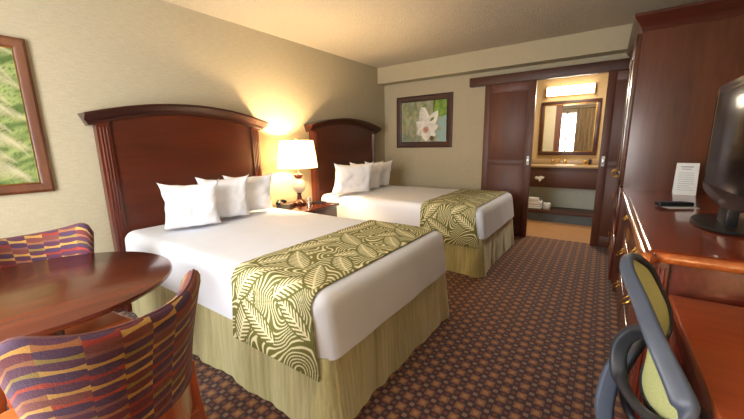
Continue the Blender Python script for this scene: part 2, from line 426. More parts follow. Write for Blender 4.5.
prism(b, [(-.075, .012), (-.05, .03), (-.02, .02), (.02, .035), (.075, .02), (.05, -.005), (.03, -.01), (.02, -.05), (0, -.055), (-.015, -.01), (-.04, 0)], 'y', -.03, -.012)
obj('tissue', b, m_paper, ts)

# ------------------------------------------------------------------ pictures
def colgrid(name, nu, nv, fpos, fcol, mat, parent=None):
    b = BM(); L = b.verts.layers.float_color.new('Col'); V = []
    for j in range(nv+1):
        r = []
        for i in range(nu+1):
            q = b.verts.new(fpos(i/nu, j/nv)); q[L] = fcol(i/nu, j/nv); r.append(q)
        V.append(r)
    for j in range(nv):
        for i in range(nu): b.faces.new((V[j][i], V[j][i+1], V[j+1][i+1], V[j+1][i]))
    return obj(name, b, mat, parent, recalc=False)
def lerp(a, b, t):
    t = max(0, min(1, t)); return tuple(p+(q-p)*t for p, q in zip(a, b))
def nz3(x, y, z=0): return noise.noise(Vector((x, y, z)))
def flower_art(u, v):
    c = lerp(srgb(132, 140, 112), srgb(172, 172, 148), .5+nz3(u*9, v*3, 1))
    if u < .45:
        c = lerp(c, srgb(104, 128, 78), max(0, .3+nz3(u*14, v*5, 2)))
        c = lerp(c, srgb(190, 168, 116), max(0, nz3(u*20, v*9, 5))*1.4)
        c = lerp(c, srgb(120, 126, 132), max(0, .3-v)*1.6)
    else:
        if v > .60+.12*nz3(u*9, 0, 3) and u > .70: c = lerp(srgb(82, 126, 34), srgb(128, 160, 60), .5+nz3(u*12, v*12, 6))
        elif u > .78: c = lerp(c, srgb(136, 176, 176), .7+nz3(u*8, v*8, 8))
    # one large pale blossom of long overlapping petals
    for an, Ln, wd, sh in ((1.75, .62, .15, 196), (2.5, .34, .12, 206), (.95, .55, .13, 214), (.25, .34, .12, 206), (3.5, .28, .11, 190), (-.5, .30, .12, 220), (-1.5, .28, .13, 200)):
        dx, dy = (u-.56)*1.25, v-.30
        a = dx*math.cos(an)+dy*math.sin(an); b_ = -dx*math.sin(an)+dy*math.cos(an)
        if 0 < a < Ln:
            hw = wd*math.sin(PI*(a/Ln)**.7)**.7
            if abs(b_) < hw: c = lerp(srgb(sh, sh, sh-8), srgb(238, 236, 228), .5-b_/hw*.5+.5*nz3(a*20, b_*20, an))
    r = math.hypot((u-.56)*1.25, v-.30)
    if r < .085: c = lerp(srgb(146, 78, 72), srgb(206, 170, 150), r/.085+.4*nz3(u*30, v*30))
    if abs(u-.72-.02*math.sin(v*8)) < .010 and v > .78: c = srgb(78, 30, 34)
    if math.hypot((u-.69)*1.25, v-.09) < .06: c = srgb(74, 66, 36)
    for lx, ly, an, hl in ((.52, .88, .25, .07), (.69, .55, .8, .07)):
        dx, dy = u-lx, v-ly; a_ = dx*math.cos(an)+dy*math.sin(an); b_ = -dx*math.sin(an)+dy*math.cos(an)
        if abs(a_) < hl and abs(b_) < .03*(1-(a_/hl)**2): c = srgb(104, 128, 44)
    return c
def reed_art(u, v):
    s = nz3(u*4+v*3, v*22-u*8, 1)
    c = lerp(srgb(86, 108, 56), srgb(150, 164, 100), .5+s*1.3)
    c = lerp(c, srgb(70, 92, 44), max(0, nz3(u*30+v*20, v*60-u*40, 9))*1.3)
    # pampas plumes sweeping in from the left
    for k in range(13):
        v0 = -.02+k*.078; x0 = .95+.08*math.sin(k*2.3)
        vc = v0+.13*math.sin((u-.25)*3.0)-1.1*max(0, u-.62)**2*(1.5 if k % 3 else .4)
        tt = (u-x0+.55)/.55
        wd = .052*math.sin(PI*max(0, min(1, tt)))**.6 if 0 < tt < 1 else 0
        fz = 1+.9*nz3(u*50, v*90, k)
        if wd > 0 and abs(v-vc) < wd*fz:
            c = lerp(c, lerp(srgb(206, 196, 164), srgb(160, 150, 110), abs(v-vc)/wd), .7*(.7+.5*nz3(u*70, v*150, k)))
    return c
def picture_frame(root, W, Hh, fwid, mat, depth=.03):
    """frame in local X (width) / Z (height), front towards -Y"""
    b = BM()
    prof = [(0, 0), (0, depth*.7), (fwid*.25, depth), (fwid*.7, depth*.75), (fwid, depth*.45), (fwid, 0)]
    cs = [(0, 0, 1, 1), (W, 0, -1, 1), (W, Hh, -1, -1), (0, Hh, 1, -1)]
    R = [[b.verts.new((cx+sx*p, -d, cz+sz*p)) for p, d in prof] for cx, cz, sx, sz in cs]
    for i in range(4):
        A, B = R[i], R[(i+1) % 4]
        for k in range(len(prof)): b.faces.new((A[k], A[(k+1) % 6], B[(k+1) % 6], B[k]))
    return obj('frame', b, mat, root, 25)
pf = thing('framed_flower_picture', 'dark framed picture of white flowers on the far wall', 'picture', (.25, YF-.002, 1.246))
W_, H_ = .965, .805
picture_frame(pf, W_, H_, .085, m_frame_dark)
obj('backing', bbox(.05, W_-.05, -.012, -.002, .05, H_-.05), m_dark, pf)
b = BM(); i0, i1 = .083, .091
for a in ((i0, W_-i0, i0, i1), (i0, W_-i0, H_-i1, H_-i0), (i0, i1, i1, H_-i1), (W_-i1, W_-i0, i1, H_-i1)): box(b, a[0], a[1], -.019, -.012, a[2], a[3])
obj('inner_bead', b, m_blackgloss, pf)
colgrid('print', 130, 110, lambda u, v: (.088+u*(W_-.176), -.0135, .088+v*(H_-.176)), flower_art, m_art, pf)
pg = thing('framed_reed_picture', 'brown framed picture of pale reeds on green, above the patterned chairs', 'picture', (.002, -.16, 1.03), PI/2)
W_, H_ = .78, .98
picture_frame(pg, W_, H_, .066, m_frame_mid, .035)
obj('backing', bbox(.04, W_-.04, -.012, -.002, .04, H_-.04), m_dark, pg)
colgrid('print', 140, 170, lambda u, v: (.064+u*(W_-.128), -.014, .064+v*(H_-.128)), reed_art, m_art, pg)
b = BM(); i0, i1 = .063, .069
for a in ((i0, W_-i0, i0, i1), (i0, W_-i0, H_-i1, H_-i0), (i0, i1, i1, H_-i1), (W_-i1, W_-i0, i1, H_-i1)): box(b, a[0], a[1], -.02, -.013, a[2], a[3])
obj('inner_bead', b, m_brass, pg)

# ------------------------------------------------------------------ beds
BW, BLEN = 1.33, 2.14    # local: x from headboard 0..BLEN, y -BW/2..BW/2
def make_bed(loc, label):
    bed = thing('bed', label, 'bed', loc, 0, 'double beds')
    # box base
    obj('box_base', bbox(.0, BLEN-.03, -BW/2+.03, BW/2-.03, .05, .36, .01), m_skirt, bed)
    # mattress wrapped in white sheet
    b = BM(); bmesh.ops.create_cube(b, size=1)
    for v_ in b.verts: v_.co = (BLEN/2+v_.co.x*BLEN, v_.co.y*BW, .53+v_.co.z*.30)
    ed = [e for e in b.edges if not all(q.co.z < .4 for q in e.verts)]
    bmesh.ops.bevel(b, geom=ed, offset=.075, segments=7, profile=.5, affect='EDGES')
    long_ = [e for e in b.edges if e.calc_length() > .12]
    bmesh.ops.subdivide_edges(b, edges=long_, cuts=14, use_grid_fill=True)
    for v_ in b.verts:
        k = max(0, (.62-v_.co.z)/.24)
        if v_.co.x > BLEN-.02: v_.co.x += .03*k+.008*nz3(v_.co.y*6, v_.co.z*3)
        if abs(v_.co.y) > BW/2-.02: v_.co.y += math.copysign(.012*k+.004*nz3(v_.co.x*7, v_.co.z*3, 3), v_.co.y)
        if v_.co.z > .6: v_.co.z += .003*nz3(v_.co.x*3, v_.co.y*3, 5)
    o = obj('sheeted_mattress', b, m_white, bed, 60); o['label'] = 'white sheet over mattress'
    # skirt
    b = BM(); path = []
    N = 90
    def seg(p, q, n, nx, ny):
        for i in range(n):
            t_ = i/n; path.append((p[0]+(q[0]-p[0])*t_, p[1]+(q[1]-p[1])*t_, nx, ny))
    hw = BW/2-.012; xe = BLEN-.012
    seg((.02, -hw), (xe-.03, -hw), 110, 0, -1); 
    for i in range(10):
        a = -PI/2+PI/2*i/9; path.append((xe-.03+.03*math.cos(a), -hw+.03+.03*math.sin(a), math.cos(a), math.sin(a)))
    seg((xe, -hw+.03), (xe, hw-.03), 80, 1, 0)
    for i in range(10):
        a = PI/2*i/9; path.append((xe-.03+.03*math.cos(a), hw-.03+.03*math.sin(a), math.cos(a), math.sin(a)))
    seg((xe-.03, hw), (.02, hw), 110, 0, 1)
    NV = 10; G = []
    s = 0; prev = None
    for (x, y, nx, ny) in path:
        if prev: s += math.hypot(x-prev[0], y-prev[1])
        prev = (x, y); r = []
        corner = math.exp(-((x-xe)**2+(abs(y)-hw)**2)/.02)
        for k in range(NV+1):
            t_ = k/NV; z = .385*(1-t_)+.004
            d = .016+.022*t_+.018*t_*nz3(s*5.5, t_*.6, 2)+.012*t_*nz3(s*13, .3*t_, 8)+.028*t_*corner
            r.append((x+nx*d, y+ny*d, z))
        G.append(r)
    OUT = [[b.verts.new(p) for p in r] for r in G]
    INN = [[b.verts.new((p[0]-q[2]*.004, p[1]-q[3]*.004, p[2])) for p in r] for r, q in zip(G, path)]
    for A, B in zip(OUT, OUT[1:]):
        for k in range(NV): b.faces.new((A[k], B[k], B[k+1], A[k+1]))
    for A, B in zip(INN, INN[1:]):
        for k in range(NV): b.faces.new((A[k], A[k+1], B[k+1], B[k]))
    for i in range(len(OUT)-1):
        b.faces.new((OUT[i][0], INN[i][0], INN[i+1][0], OUT[i+1][0])); b.faces.new((OUT[i][NV], OUT[i+1][NV], INN[i+1][NV], INN[i][NV]))
    for i in (0, -1):
        for k in range(NV): b.faces.new((OUT[i][k], OUT[i][k+1], INN[i][k+1], INN[i][k]))
    o = obj('bed_skirt', b, m_skirt, bed, 80); o['label'] = 'pale green striped skirt to the carpet'
    # headboard (local x -.14 .. -.01)
    hb = BM(); hw2 = .69; zt = lambda y: 1.50+.105*(1-(y/.75)**2)
    pts = [(-hw2, .1)]+[(hw2, .1)]+[(y, zt(y)-.005) for y in [hw2-2*hw2*i/24 for i in range(25)]]
    prism(hb, pts, 'x', -.075, -.035)
    h = obj('headboard', hb, m_head, bed); h['label'] = 'tall dark cherry headboard'
    for s_ in (-1, 1):
        b = BM(); y0, y1 = sorted((s_*.615, s_*.70))
        prism(b, [(y0, .0), (y1, .0), (y1, zt(.7)), (y0, zt(.615))], 'x', -.085, -.018)
        for k in range(3):
            yc = y0+.0225+k*.02
            sweep(b, [(-.018, yc, .3), (-.018, yc, 1.47)], circ(.0065, 8), up=(1,0,0))
        obj('post', b, m_headpost, h)
    # crown
    b = BM(); sec = [(-.09, -.002), (-.012, -.002), (-.008, .012), (.01, .02), (.028, .035), (.05, .058), (.06, .066), (.06, .082), (-.09, .082)]
    P_ = []
    R = []
    for i in range(33):
        y = -.775+1.55*i/32; z = zt(y)-.012
        # outer ends step in lower for a moulded return
        
        R.append([b.verts.new((sx, y if sz > .03 else y*(.955+.045*max(0, sz)/.04), z+sz)) for sx, sz in sec])
    for A, B in zip(R, R[1:]):
        for k in range(len(sec)): b.faces.new((A[k], A[(k+1) % 9], B[(k+1) % 9], B[k]))
    b.faces.new(R[0][::-1]); b.faces.new(R[-1])
    o = obj('crown_moulding', b, m_crown, h, 30)
    return bed
bed1 = make_bed((.10, .93+BW/2, 0), 'white made bed nearest the round table, its full length in view')
bed2 = dup(bed1, (.10, 3.14+BW/2, 0), 0, 'white made bed farther back, between the nightstand and the far wall')

def runner_col(x, s):
    # x across runner width (m), s along drape (m)
    wx = x+.03*nz3(x*5, s*5, 2); ws = s+.03*nz3(x*5, s*5, 9)
    ph = .16*nz3(x*3.4, s*3.4, 4)+.05*nz3(x*9, s*9, 6)+.42*math.hypot(wx-.3, .8*(((ws+.15) % .62)-.31))+.03*math.sin(ws*9+x*6)
    f = math.sin(2*PI*ph/.0185)
    olive, cream = srgb(104, 101, 40), srgb(228, 220, 176)
    c = lerp(olive, cream, (f-.3)*3)
    for (lx, ls, an, Ln, wd) in LEAVES:
        dx, ds = x-lx, s-ls
        if abs(dx) > .34 or abs(ds) > .34: continue
        a = dx*math.cos(an)+ds*math.sin(an); b_ = -dx*math.sin(an)+ds*math.cos(an)
        b_ += .25*(a-Ln/2)**2*2-.01
        t_ = a/Ln
        if 0 < t_ < 1:
            hw = wd*math.sin(PI*t_**.75)**.8
            if abs(b_) < hw+.012 and abs(b_) > hw: c = olive
            if abs(b_) < hw:
                q = ((a-abs(b_)*.9)/.024) % 1
                ed = abs(b_)/hw
                c = cream if (q < .62-.25*ed or abs(b_) < .0045) else olive
    return c
LEAVES = []
rl = random.Random(3)
for k in range(9):
    s0 = .0+k*.235
    LEAVES.append((.04+.04*rl.random(), s0, .9+.5*rl.random(), .34, .055))
    LEAVES.append((.30+.05*rl.random(), s0+.08, (.6 if k % 2 else 2.3)+.4*rl.random(), .30, .055))
    LEAVES.append((.56, s0+.17, 2.1+.5*rl.random(), .28, .048))
def make_runner(loc, label):
    # closed profile over mattress in y-z
    prof = []
    yo = BW/2+.009; zt_ = .689; r = .08; zb = .30
    pts = [(-yo-.022, zb), (-yo-.008, .45), (-yo, .58)]
    for i in range(9):
        a = PI-PI/2*i/8; pts.append((-yo+r+r*math.cos(a), zt_-r+r*math.sin(a)))
    pts2 = [(-y, z) for y, z in pts[::-1]]
    allp = pts+pts2
    # arc-length parametrise
    L = [0]
    for p, q in zip(allp, allp[1:]): L.append(L[-1]+math.hypot(q[0]-p[0], q[1]-p[1]))
    def at(s):
        s = max(0, min(L[-1]-1e-6, s))
        for i in range(len(L)-1):
            if s <= L[i+1]:
                t_ = (s-L[i])/(L[i+1]-L[i]); p, q = allp[i], allp[i+1]
                n_ = Vector((-(q[1]-p[1]), q[0]-p[0])).normalized()
                return (p[0]+(q[0]-p[0])*t_, p[1]+(q[1]-p[1])*t_), n_
    X0, X1 = 1.49, 2.075; nu, nv = 190, 640
    b = BM(); Lc = b.verts.layers.float_color.new('Col'); V = []; V2 = []
    Y = [at(L[-1]*j/nv) for j in range(nv+1)]
    for j in range(nv+1):
        (y, z), n_ = Y[j]; s = L[-1]*j/nv; r1 = []; r2 = []
        side = max(0, (.60-z)/.3)
        for i in range(nu+1):
            u_ = i/nu; x = X0+(X1-X0)*u_+.05*side*u_+.02*side*(u_-1)*(-1 if y < 0 else 1)*0
            w_ = .0025*(1+nz3(x*5, s*5, 3))
            col = runner_col((X1-X0)*u_, s)
            q = b.verts.new((x, y+n_.x*w_, z+n_.y*w_)); q[Lc] = col; r1.append(q)
            if i in (0, nu) or j in (0, nv):
                q2 = b.verts.new((x, y-n_.x*.004, z-n_.y*.004)); q2[Lc] = srgb(150, 144, 80); r2.append((i, q2))
        V.append(r1); V2.append(dict(r2))
    for j in range(nv):
        for i in range(nu): b.faces.new((V[j][i], V[j+1][i], V[j+1][i+1], V[j][i+1]))
    for j in range(nv):
        for i in (0, nu): b.faces.new((V[j][i], V[j+1][i], V2[j+1][i], V2[j][i]))
    for i in range(nu):
        for j in (0, nv): b.faces.new((V[j][i], V[j][i+1], V2[j][i+1], V2[j][i]))
    o = obj('bed_runner', b, m_runner, None, recalc=False)
    o.location = loc
    return tag(o, label, 'bed runner', 'fern patterned bed runners')
rn = make_runner((.10, .93+BW/2, 0), 'olive and cream fern patterned runner across the foot of the nearer bed')
r2 = rn.copy(); COL.objects.link(r2); r2.location = (.10, 3.14+BW/2, 0); r2['label'] = 'olive and cream fern patterned runner across the foot of the farther bed'

# pillows
def make_pillow(label, loc, rot, seed, W=.50, Hh=.40, T=.076):
    b = BM(); n = 26; rows = {}
    for sgn in (1, -1):
        for i in range(n+1):
            for j in range(n+1):
                u = -1+2*i/n; v_ = -1+2*j/n
                edge = i in (0, n) or j in (0, n)
                if edge and sgn == -1: rows[(i, j, -1)] = rows[(i, j, 1)]; continue
                x = u*W*.52*(1-.15*(1-v_*v_)**.8*abs(u)**2); z = v_*Hh/2*(1-(.22 if v_ > 0 else .06)*(1-u*u)**.8*abs(v_)**2)
                z += .008*nz3(u*3+seed, 0, 7)*abs(v_); x += .008*nz3(v_*3, seed, 4)*abs(u)
                th = T*((1-u**4)*(1-v_**4))**.55*(1-.12*v_)
                w_ = .02*nz3(u*2.0+seed, v_*2.0, sgn*3)+.010*nz3(u*4.5+seed, v_*4.5, sgn)
                th += w_*(1-u**8)*(1-v_**8)
                rows[(i, j, sgn)] = b.verts.new((x, sgn*th, z+Hh/2))
    for sgn in (1, -1):
        for i in range(n):
            for j in range(n):
                q = [rows[(i, j, sgn)], rows[(i+1, j, sgn)], rows[(i+1, j+1, sgn)], rows[(i, j+1, sgn)]]
                b.faces.new(q if sgn == -1 else q[::-1])
    root = thing('pillow', label, 'pillow', loc, 0, 'white pillows leaning on headboards')
    root.rotation_euler = rot
    obj('pillowcase', b, m_pillow, root, 80)
    pts = []
    return root
# local x = width, y = thickness; rotated so that the width runs along world y
def put_pillow(label, x, y, yaw, lean, seed, W=.5, Hh=.4, z=.695):
    b_yaw = PI/2+yaw
    p = make_pillow(label, (x, y, z), (lean, 0, b_yaw), seed, W, Hh)
    return p
# bed 1 : three standing pillows, overlapping like fanned cards
put_pillow('white pillow on the nearer bed, closest to the camera and overlapping the next', .525, 1.285, -.40, .24, 1, .40, .385)
put_pillow('white pillow on the nearer bed, middle of the three', .45, 1.605, -.40, .24, 5, .41, .395)
put_pillow('white pillow on the nearer bed, closest to the bedside lamp', .38, 1.90, -.40, .26, 9, .44, .385)
put_pillow('white pillow on the farther bed, closest to the bedside lamp', .50, 3.335, -.40, .26, 13, .56, .42)
put_pillow('white pillow on the farther bed, middle of the three', .43, 3.70, -.40, .26, 17, .52, .41)
put_pillow('white pillow on the farther bed, closest to the far wall', .37, 4.08, -.40, .26, 21, .48, .40)

# ------------------------------------------------------------------ nightstand, lamp, phone
NX0, NX1, NY0, NY1, NZ = .02, .63, 2.30, 2.93, .64
ns = thing('nightstand', 'dark wood nightstand between the two beds', 'nightstand', (NX0, NY0, 0))
w_, d_ = NY1-NY0, NX1-NX0
b = BM(); box(b, 0, d_-.02, .02, w_-.02, .05, NZ-.03, .004); box(b, .02, d_-.04, .04, w_-.04, 0, .05); obj('cabinet', b, m_night, ns)
obj('top', bbox(-.0, d_+.01, 0, w_, NZ-.03, NZ, .01, 3), m_night, ns)
for k, (a, c_) in enumerate(((.09, .33), (.35, .59))):
    dr = obj('drawer', bbox(d_-.02, d_-.004, .04, w_-.04, a, c_, .004), m_headpost, ns)
    b = BM(); ring(b, (d_+.006, w_/2, (a+c_)/2), .02, .003, 'x'); obj('ring_pull', b, m_brass, dr)
LX, LY = .30, 2.62
lp = thing('table_lamp', 'lit lamp with cream ceramic ball base and white shade on the nightstand', 'lamp', (LX, LY, NZ+.001))
b = BM(); lathe(b, [(.075, 0), (.08, .01), (.078, .03), (.05, .045), (.03, .07), (.022, .12), (.035, .15), (.001, .151)], 24); obj('base', b, m_night, lp)['label'] = 'turned dark wood foot'
b = BM(); lathe(b, [(.03, .14), (.055, .16), (.075, .20), (.078, .23), (.062, .27), (.038, .295), (.03, .30)], 28); obj('ball', b, m_ceramic, lp)['label'] = 'cream ceramic ball'
b = BM(); lathe(b, [(.03, .30), (.052, .325), (.055, .35), (.02, .36), (.012, .38), (.012, .46)], 24); obj('neck', b, m_night, lp)['label'] = 'dark wood neck'
b = BM()
prof = [(.225, .425), (.185, .725)]
lathe_n = 40
R = []
for r_, z_ in ((.225, .425), (.206, .575), (.185, .725), (.182, .725), (.203, .575), (.222, .425)):
    R.append([b.verts.new((r_*math.cos(2*PI*i/lathe_n), r_*math.sin(2*PI*i/lathe_n), z_)) for i in range(lathe_n)])
for k in range(6):
    A, B = R[k], R[(k+1) % 6]
    for i in range(lathe_n): b.faces.new((A[i], A[(i+1) % lathe_n], B[(i+1) % lathe_n], B[i]))
o = obj('lamp_shade', b, m_shade, lp, 60); o['label'] = 'glowing white tapered shade'
b = BM(); sweep(b, catmull([(0, -.012, .46), (0, -.06, .54), (0, -.05, .68), (0, 0, .735), (0, .05, .68), (0, .06, .54), (0, .012, .46)]), circ(.003, 6), up=(1,0,0)); obj('harp', b, m_brass, lp)
b = BM(); lathe(b, [(.004, .735), (.01, .74), (.012, .75), (.006, .765), (.001, .768)], 12); obj('finial', b, m_brass, lp)
b = BM(); lathe(b, [(.001, .45), (.014, .46), (.014, .48), (.03, .52), (.028, .55), (.001, .575)], 16)
t = NT('bulb_glass'); t.set(col=(1,1,1,1)); t.b.inputs['Emission Color'].default_value = srgb(255, 214, 150); t.b.inputs['Emission Strength'].default_value = 12
obj('bulb', b, t.m, lp)
ph = thing('desk_telephone', 'black telephone at the near corner of the nightstand', 'telephone', (.32, 2.40, NZ+.001), .5)
b = BM(); prism(b, [(-.09, 0), (.09, 0), (.09, .02), (-.07, .055), (-.09, .05)], 'x', -.075, .075); obj('body', b, m_black, ph)
b = BM(); sweep(b, catmull([(-.05, -.105, .06), (-.05, -.06, .085), (-.05, .04, .075), (-.05, .09, .05)]), rrect(.04, .03), scale=lambda q: 1.2-.35*math.sin(PI*q)); obj('handset', b, m_black, ph)
b = BM()
for i in range(4):
    for j in range(3): box(b, .0+j*.022-.005, .012+j*.022, -.02+i*.022, -.006+i*.022, .03, .045-i*.004, .002)
obj('keypad', b, m_chairdark, ph)
b = BM(); lathe(b, [(.028, 0), (.034, .1), (.0315, .1), (.0265, .006), (.001, .006)], 20, (.47, 2.60, NZ+.001))
tag(obj('drinking_glass', b, m_glass), 'clear drinking glass beside the lamp on the nightstand', 'glass')
b = BM(); box(b, 0, .16, 0, .11, 0, .018, .003, mat=Matrix.Translation((.36, 2.72, NZ+.001)) @ Matrix.Rotation(.2, 4, 'Z'))
tag(obj('notepad', b, m_black), 'thin black folder lying behind the lamp on the nightstand', 'folder')

# ------------------------------------------------------------------ upholstered chairs and round table
def uvsurface(b, grid, uvs, flip=False):
    UV = b.loops.layers.uv.verify()
    V = [[b.verts.new(p) for p in r] for r in grid]
    for i in range(len(V)-1):
        for j in range(len(V[0])-1):
            q = [(i, j), (i+1, j), (i+1, j+1), (i, j+1)]
            if flip: q = q[::-1]
            f = b.faces.new([V[a][c_] for a, c_ in q])
            for lo, (a, c_) in zip(f.loops, q): lo[UV].uv = uvs[a][c_]
    return V
def make_chair(loc, rz, label):
    """faces +x locally, seat centre at origin"""
    ch = thing('upholstered_chair', label, 'chair', loc, rz, 'patterned chairs at the round table')
    NU, NV_ = 36, 22
    def P(u, v_, off):     # u -1..1, v 0..1
        hw = .198+.05*v_**1.3
        yy = u*hw
        top = .872+.055*abs(u)**2.6
        # rounded top corners
        cr = max(0, abs(u)-.80)/.20; top -= .075*(1-math.sqrt(max(0, 1-cr*cr)))
        z0 = .53+.015*abs(u)
        z = z0+(top-z0)*v_
        x = -.265-.075*v_**1.4+(.11+.03*v_)*abs(u)**2.4
        nx, ny = 1.0, -u*.55
        l = math.hypot(nx, ny)
        e = min(1, (1-abs(u))*7, (1-v_)*11+.0)
        th = off*(.35+.65*math.sqrt(max(0, e)))
        return (x+nx/l*th, yy+ny/l*th, z)
    b = BM(); UVf = []
    gf, gb, uv_ = [], [], []
    for i in range(NU+1):
        u = -1+2*i/NU
        gf.append([P(u, j/NV_, .032) for j in range(NV_+1)]); gb.append([P(u, j/NV_, -.032) for j in range(NV_+1)])
        uv_.append([(u*.27, j/NV_*.38) for j in range(NV_+1)])
    A = uvsurface(b, gf, uv_); B = uvsurface(b, gb, uv_, True)
    UV = b.loops.layers.uv.verify()
    def strip(P1, P2, uvl):
        for k in range(len(P1)-1):
            f = b.faces.new((P1[k], P2[k], P2[k+1], P1[k+1]))
            for lo, q in zip(f.loops, (uvl[k], uvl[k], uvl[k+1], uvl[k+1])): lo[UV].uv = q
    strip(A[0], B[0], uv_[0]); strip(B[-1], A[-1], uv_[-1])
    strip([r[-1] for r in B], [r[-1] for r in A], [r[-1] for r in uv_]); strip([r[0] for r in A], [r[0] for r in B], [r[0] for r in uv_])
    o = obj('backrest', b, m_uph, ch, 70); o['label'] = 'curved back in multicoloured block patterned fabric'
    # piping round the edge
    def mid(u, v_): p, q = P(u, v_, .032), P(u, v_, -.032); return tuple((a+c_)/2 for a, c_ in zip(p, q))
    path = [mid(-1, j/10) for j in range(10)]+[mid(-1+2*i/40, 1) for i in range(41)]+[mid(1, 1-j/10) for j in range(1, 11)]
    b = BM(); sweep(b, path, circ(.0045, 6), up=(1,0,.1)); o = obj('piping', b, plain_piping, ch, 80)
    b = BM(); og, ig = [], []
    for i in range(25):
        u = (-1+2*i/24)*.97; p = P(u, 0, 0)
        og.append([(p[0]-.02, p[1]*1.0, .40+.135*k/3) for k in range(4)]); ig.append([(p[0]+.012, p[1]*.97, .40+.135*k/3) for k in range(4)])
    A_ = [[b.verts.new(q) for q in r] for r in og]; B_ = [[b.verts.new(q) for q in r] for r in ig]
    for i in range(24):
        for k in range(3):
            b.faces.new((A_[i][k], A_[i+1][k], A_[i+1][k+1], A_[i][k+1])); b.faces.new((B_[i][k], B_[i][k+1], B_[i+1][k+1], B_[i+1][k]))
        b.faces.new((A_[i][0], B_[i][0], B_[i+1][0], A_[i+1][0])); b.faces.new((A_[i][3], A_[i+1][3], B_[i+1][3], B_[i][3]))
    for i in (0, -1):
        for k in range(3): b.faces.new((A_[i][k], A_[i][k+1], B_[i][k+1], B_[i][k]))
    o = obj('back_rail', b, m_chairwood, ch, 50); o['label'] = 'curved orange wood rail under the fabric back'
    # seat
    b = BM(); t_ = bmesh.new(); bmesh.ops.create_cube(t_, size=1)
    for q in t_.verts: q.co = (q.co.x*.50+.02, q.co.y*(.46 if q.co.x > 0 else .34), .435+q.co.z*.10)
    bmesh.ops.bevel(t_, geom=t_.edges[:], offset=.035, segments=4, profile=.5, affect='EDGES')
    merge(b, t_); obj('seat', b, m_leather, ch, 50)['label'] = 'orange brown leather seat'
    b = BM(); box(b, -.2, .25, -.22, -.19, .33, .388, .006); box(b, -.2, .25, .19, .22, .33, .388, .006); box(b, .22, .25, -.19, .19, .33, .388, .006); box(b, -.22, -.19, -.19, .19, .33, .388, .006)
    obj('seat_frame', b, m_chairwood, ch)
    for s_ in (-1, 1):
        b = BM(); sweep(b, catmull([(.235, s_*.215, .39), (.235, s_*.215, .2), (.245, s_*.22, 0)]), rrect(.04, .04, .2), scale=lambda q: 1.1-.35*q, up=(1,0,0)); obj('leg', b, m_chairwood, ch, 50)
        b = BM(); sweep(b, catmull([(-.175, s_*.196, .56), (-.172, s_*.195, .46), (-.19, s_*.20, .32), (-.27, s_*.225, .0)]), rrect(.042, .036, .2), scale=lambda q: .85+.3*math.sin(PI*q)-.1*q, up=(1,0,0)); obj('leg', b, m_chairwood, ch, 50)
    return ch
plain_piping = plain('piping', srgb(104, 62, 60), .8)
ch1 = make_chair((1.86, .26, 0), PI+.17, 'patterned upholstered chair in front of the round table, back to the camera')
ch2 = dup(ch1, (1.04, .335, 0), .02, 'patterned upholstered chair against the wall beyond the round table')

TX, TY = 1.275, .262
tb = thing('round_table', 'round glossy reddish wood table between the two patterned chairs', 'table', (TX, TY, 0))
b = BM(); lathe(b, [(.001, .72), (.42, .72), (.455, .722), (.47, .728), (.477, .738), (.474, .748), (.465, .753), (.001, .753)], 72); obj('tabletop', b, m_table, tb)
b = BM(); lathe(b, [(.30, .0), (.30, .02), (.26, .035), (.08, .06), (.05, .1), (.045, .4), (.05, .68), (.15, .70), (.15, .719), (.001, .7195)], 36); obj('pedestal', b, m_headpost, tb)

# ------------------------------------------------------------------ armoire, dresser, desk
AX = 3.275
ar = thing('armoire', 'tall dark cherry armoire with crown moulding beside the sliding doors', 'armoire', (AX, 3.42, 0))
aw, ad, ah = 1.2, XR-AX-.015, 2.11
b = BM(); box(b, .02, ad, 0, aw, .08, ah, .003); box(b, .04, ad, .02, aw-.02, 0, .08); obj('cabinet', b, m_cherry, ar)
# crown : sweep profile round near side, front, far side
sec = [(0, -.12), (-.006, -.11), (-.012, -.09), (-.03, -.065), (-.055, -.03), (-.062, -.018), (-.062, -.004), (-.062, .0)]
b = BM(); R = []
for off, dz in [(.0, .0)]+[(-s_[0], s_[1]) for s_ in sec]+[(.0, 0)]:
    if dz == 0 and off == 0: dz = 0
    z = ah+.12+dz
    R.append([b.verts.new(p) for p in ((ad, -off, z), (.02-off, -off, z), (.02-off, aw+off, z), (ad, aw+off, z))])
R = R[1:]
for A, B in zip(R, R[1:]):
    for k in range(3): b.faces.new((A[k], A[k+1], B[k+1], B[k]))
b.faces.new(R[0][::-1]); b.faces.new(R[-2])
for k in (0, 3):
    pass
obj('crown_moulding', b, wood('crown_wood', srgb(60, 22, 12), srgb(92, 40, 24), 'x', .3, .3, 6, .08), ar, 25)
for k, (y0, y1) in enumerate(((.01, .595), (.605, 1.19))):
    d = BM(); box(d, 0, .02, y0, y1, .93, ah-.01, .003)
    for a in ((y0, y1, .93, 1.02), (y0, y1, ah-.1, ah-.01), (y0, y0+.07, .93, ah-.01), (y1-.07, y1, .93, ah-.01)): box(d, -.008, .001, a[0], a[1], a[2], a[3], .003)
    dd = obj('door', d, m_cherry, ar)
    h = BM(); ring(h, (-.03, (y1-.04 if k == 0 else y0+.04), .99), .032, .005, 'y'); lathe(h, [(.012, 0), (.001, .012)], 10, (-.012, (y1-.04 if k == 0 else y0+.04), 1.02)); obj('ring_pull', h, m_brass, dd)
for k, (z0, z1) in enumerate(((.1, .5), (.51, .92))):
    dd = obj('drawer', bbox(0, .02, .01, 1.19, z0, z1, .004), m_dfront, ar)
    for y in (.3, .9):
        h = BM(); ring(h, (-.012, y, (z0+z1)/2), .026, .004, 'x'); obj('ring_pull', h, m_brass, dd)

